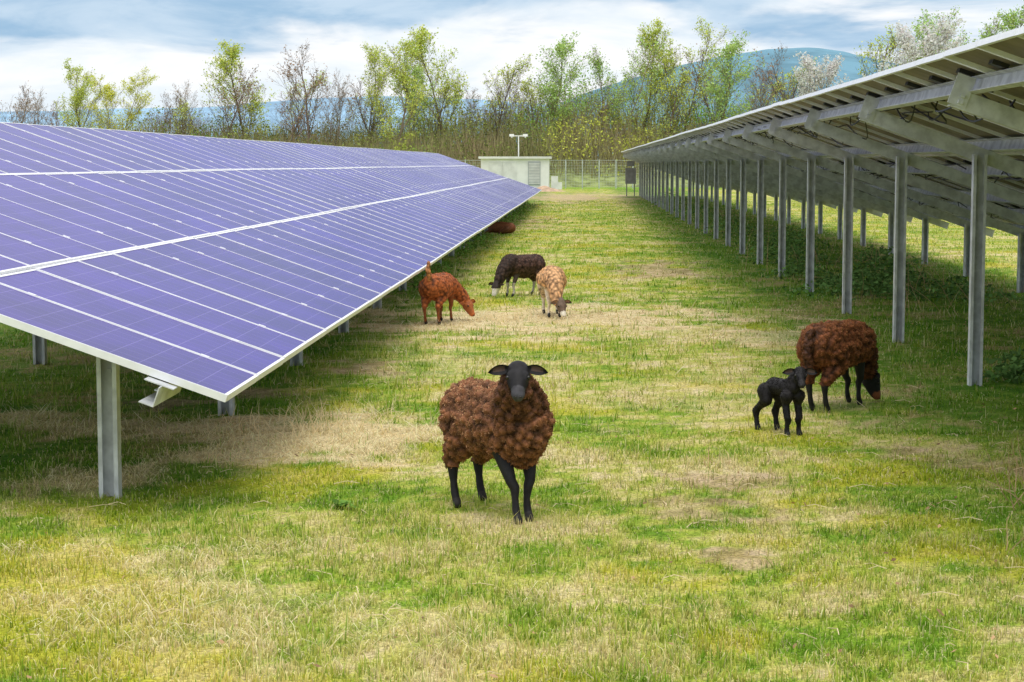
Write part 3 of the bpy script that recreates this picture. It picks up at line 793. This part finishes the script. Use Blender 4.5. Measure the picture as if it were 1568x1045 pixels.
mb.box((2.62, -1.3, 0), (3.1, -.5, .95), m=2); mb.box((3.1, -1.3, 0), (3.4, -.5, .5), m=2)
link(D.objects.new('hut_walls_roof_vents', mb.mesh('hut', [m_white, m_door, m_roof])), hut)
lamp = empty('floodlight_pole', (-4.72, 140.6, 0))
mb = MB()
mb.tube([(0, 0, 0), (0, 0, 3.9)], [.05, .04], 8)
mb.box((-.5, -.03, 3.86), (.5, .03, 3.92))
for sx in (-1, 1):
    mb.box((sx * .5 - .17, -.2, 3.84), (sx * .5 + .17, .12, 4.02))
    mb.box((sx * .5 - .05, -.05, 3.75), (sx * .5 + .05, .05, 3.84))
link(D.objects.new('pole_and_heads', mb.mesh('floodlight', [m_white])), lamp)

# ------------------------------------------------------------------ fence
mb = MB(); fx0, fx1 = -60, 60
x = fx0
while x <= fx1:
    mb.tube([(x, 142, 0), (x, 142, 2.15)], [.045, .04], 6); x += 1.25
for z in np.arange(.1, 2.15, .2): mb.box((fx0, 141.95, z), (fx1, 141.96, z + .009))
mb.box((fx0, 141.97, 2.08), (fx1, 141.99, 2.11))
x = fx0
while x <= fx1:
    mb.box((x, 141.94, .05), (x + .008, 141.95, 2.05)); x += .2
link(D.objects.new('mesh_fence', mb.mesh('mesh_fence', [simple('fence_steel', (.55, .58, .57), .5, .1)])))
cab = empty('inverter_cabinet', (2.75, 108.6, 0)); mb = MB()
mb.box((-.3, -.15, .7), (.3, .15, 1.6)); mb.box((-.22, -.16, 1.7), (.22, .14, 2.0)); mb.box((-.25, 0, 0), (-.19, .06, .7)); mb.box((.19, 0, 0), (.25, .06, .7))
link(D.objects.new('cabinet', mb.mesh('cabinet', [simple('cabinet_grey', (.22, .22, .23), .5)])), cab)
n1_ = 40; gx = np.linspace(-1, 1, n1_); GX, GY = np.meshgrid(gx, gx)
R = np.hypot(GX, GY); GZ = np.clip(1 - R, 0, 1) ** 1.2 * .38 + (vnoise(GX, GY, 7) - .5) * .12 * np.clip(1 - R, 0, 1) - .01
V = np.stack([GX.ravel() * 1.6 - 2.6, GY.ravel() * 2.5 + 128, GZ.ravel()], 1)
ii = (np.arange(n1_ - 1)[:, None] * n1_ + np.arange(n1_ - 1)[None]).ravel()
link(D.objects.new('soil_heap', mesh_np('soil_heap', V, np.stack([ii, ii + 1, ii + n1_ + 1, ii + n1_], 1), mats=[simple('soil', (.46, .32, .21), .95, 0, .3, 3)], smooth=True)))

# ------------------------------------------------------------------ low growth
m_leaf = attr_mat('bramble_leaves', .5, .2, .1)
def undergrowth(name, spots, base):
    Cs, Ss = [], []
    for cx, cy, rx, ry, h, n in spots:
        a = rng.normal(0, .5, (n, 2)); zz = rng.random(n) ** .8 * h * np.clip(1.2 - np.hypot(a[:, 0], a[:, 1]), .1, 1)
        Cs.append(np.stack([cx + a[:, 0] * rx, cy + a[:, 1] * ry, zz + .02], 1)); Ss.append(.022 + .028 * rng.random(n))
    C = np.concatenate(Cs); s = np.concatenate(Ss); nl = len(C)
    a = rng.normal(0, 1, (nl, 3)); a[:, 2] *= .5; a /= np.linalg.norm(a, axis=1)[:, None]
    b = np.cross(a, rng.normal(0, .5, (nl, 3)) + np.array([0, 0, 1])); b /= np.linalg.norm(b, axis=1)[:, None]
    a *= s[:, None]; b *= s[:, None] * .6
    V = np.stack([C - a, C + b, C + a, C - b], 1).reshape(-1, 3)
    col = np.array(base) * (.5 + 1.2 * rng.random(nl))[:, None]
    link(D.objects.new(name, mesh_np(name, V, np.arange(nl * 4).reshape(-1, 4), col=np.repeat(col, 4, axis=0), mats=[m_leaf])))
undergrowth('bramble_undergrowth', [(3.9, 27, .8, 1.3, .38, 1000), (4.6, 29, .8, 1.6, .42, 1100), (3.6, 31, .5, 1.3, .3, 500), (5.2, 26, .7, 1.0, .3, 500), (3.9, 36, .7, 2.0, .5, 800),
                                    (4.5, 42, .9, 2.5, .5, 700), (3.9, 50, .8, 3, .5, 600), (3.7, 16.2, .35, .3, .16, 250), (4.2, 17.5, .4, .4, .18, 250), (5.5, 35, .7, 2, .35, 500), (3.9, 65, .8, 6, .6, 600), (3.9, 85, .9, 8, .7, 600)], (.13, .24, .07))
undergrowth('low_weeds', [(-2.4, 30, .3, 4, .25, 400), (-2.4, 42, .3, 6, .3, 400), (-2.3, 60, .3, 9, .4, 400), (-2.3, 75, .3, 9, .4, 300), (-1.28, 10.02, .05, .04, .02, 16)], (.16, .30, .06))
mb = MB()
for cx, cy, n, h in ((1.18, 18.9, 3, .5), (2.35, 10.2, 10, .45), (2.7, 10.6, 8, .4), (4.6, 24, 14, .8), (5.4, 27, 14, .9), (5.0, 31, 14, 1.0), (4.0, 33, 14, .9), (-1.75, 12.8, 60, .16), (-2.0, 13.3, 40, .16), (-.9, 22.3, 50, .14), (2.1, 9.0, 6, .25), (.9, 11.6, 6, .12)):
    for i in range(n):
        p = Vector((cx + random.gauss(0, .12 if h < .6 else .4) * (2.2 if n >= 40 else 1), cy + random.gauss(0, .12 if h < .6 else .5) * (2.2 if n >= 40 else 1), 0)); d = Vector((random.gauss(0, .35), random.gauss(0, .35), 1)).normalized(); L_ = h * random.uniform(.5, 1)
        pts = [p]
        for k in range(5):
            d = (d + Vector((random.gauss(0, .12), random.gauss(0, .12), -.03))).normalized(); pts.append(pts[-1] + d * L_ / 5)
        mb.tube(pts, [.0035, .003, .0028, .0025, .002, .001], 3, 0, (.46, .31, .18) if n < 40 else (.85, .70, .42))
for i in range(300):
    x, y = random.uniform(-3, 3), random.uniform(6.5, 16); a = random.uniform(0, 6.28); l = random.uniform(.04, .16)
    mb.tube([(x, y, .02), (x + math.cos(a) * l * .5, y + math.sin(a) * l * .5, .03), (x + math.cos(a + .3) * l, y + math.sin(a + .3) * l, .018)], [.002] * 3, 3, 0, (.74, .61, .39))
link(D.objects.new('dry_weed_stalks', mb.mesh('dry_weed_stalks', [attr_mat('dry_stalk', .8, 0, .1)])))

# ------------------------------------------------------------------ sky + sun
sunv = Vector((.04, -.34, 1.0)).normalized()
elev = math.asin(sunv.z); rot = math.atan2(sunv.x, sunv.y)
w = D.worlds.new('World'); scene.world = w; w.use_nodes = True
nt = w.node_tree; nt.nodes.clear(); T = NT(nt)
wo = T.n('ShaderNodeOutputWorld'); bg = T.n('ShaderNodeBackground'); T.l(bg.outputs[0], wo.inputs[0])
sky = T.n('ShaderNodeTexSky'); sky.sky_type = 'NISHITA'; sky.sun_disc = False
sky.sun_elevation = elev; sky.sun_rotation = rot % (2 * math.pi)
tc = T.n('ShaderNodeTexCoord').outputs['Generated']
sp = T.n('ShaderNodeSeparateXYZ'); T.l(tc, sp.inputs[0]); Z = sp.outputs[2]
v1 = T.vmath('MULTIPLY', tc, (5.5, 5.5, 20))
nA = T.noise(v1, 1.0, 7, .55, .4)
nB = T.noise(T.vmath('ADD', v1, (4, 9, 2)), 2.2, 6, .58, .4)
low = T.math('ADD', Z, T.math('MULTIPLY', T.math('SUBTRACT', nA, .5), .20))
cl = T.mix(T.ss(nB, .38, .62), (7.3, 7.4, 7.5), (6.1, 6.7, 7.2))
band = T.mix(T.ss(nB, .36, .64), (2.5, 3.9, 5.4), (4.2, 5.3, 6.4))
col = T.mix(T.ss(low, .050, .080), cl, band)
hi = T.mix(T.ss(nA, .30, .48), sky.outputs[0], (8.8, 8.9, 9.0))
col = T.mix(T.ss(Z, .12, .30), col, hi)
T.l(col, bg.inputs[0]); bg.inputs[1].default_value = 0.14
sl = D.lights.new('sun', 'SUN'); sl.energy = 1.7; sl.angle = math.radians(34); sl.color = (1, .95, .86)
so = link(D.objects.new('sun', sl)); so.rotation_euler = sunv.to_track_quat('Z', 'Y').to_euler()

# ------------------------------------------------------------------ camera
cam = D.cameras.new('camera'); co = link(D.objects.new('camera', cam))
co.location = (0, 0, 1.85); co.rotation_euler = (math.radians(90 - 5.35), 0, math.radians(2.12))
cam.lens = 66.6; cam.sensor_width = 36; cam.clip_start = .1; cam.clip_end = 20000
scene.camera = co
scene.view_settings.view_transform = 'Standard'; scene.view_settings.look = 'None'; scene.view_settings.exposure = 0
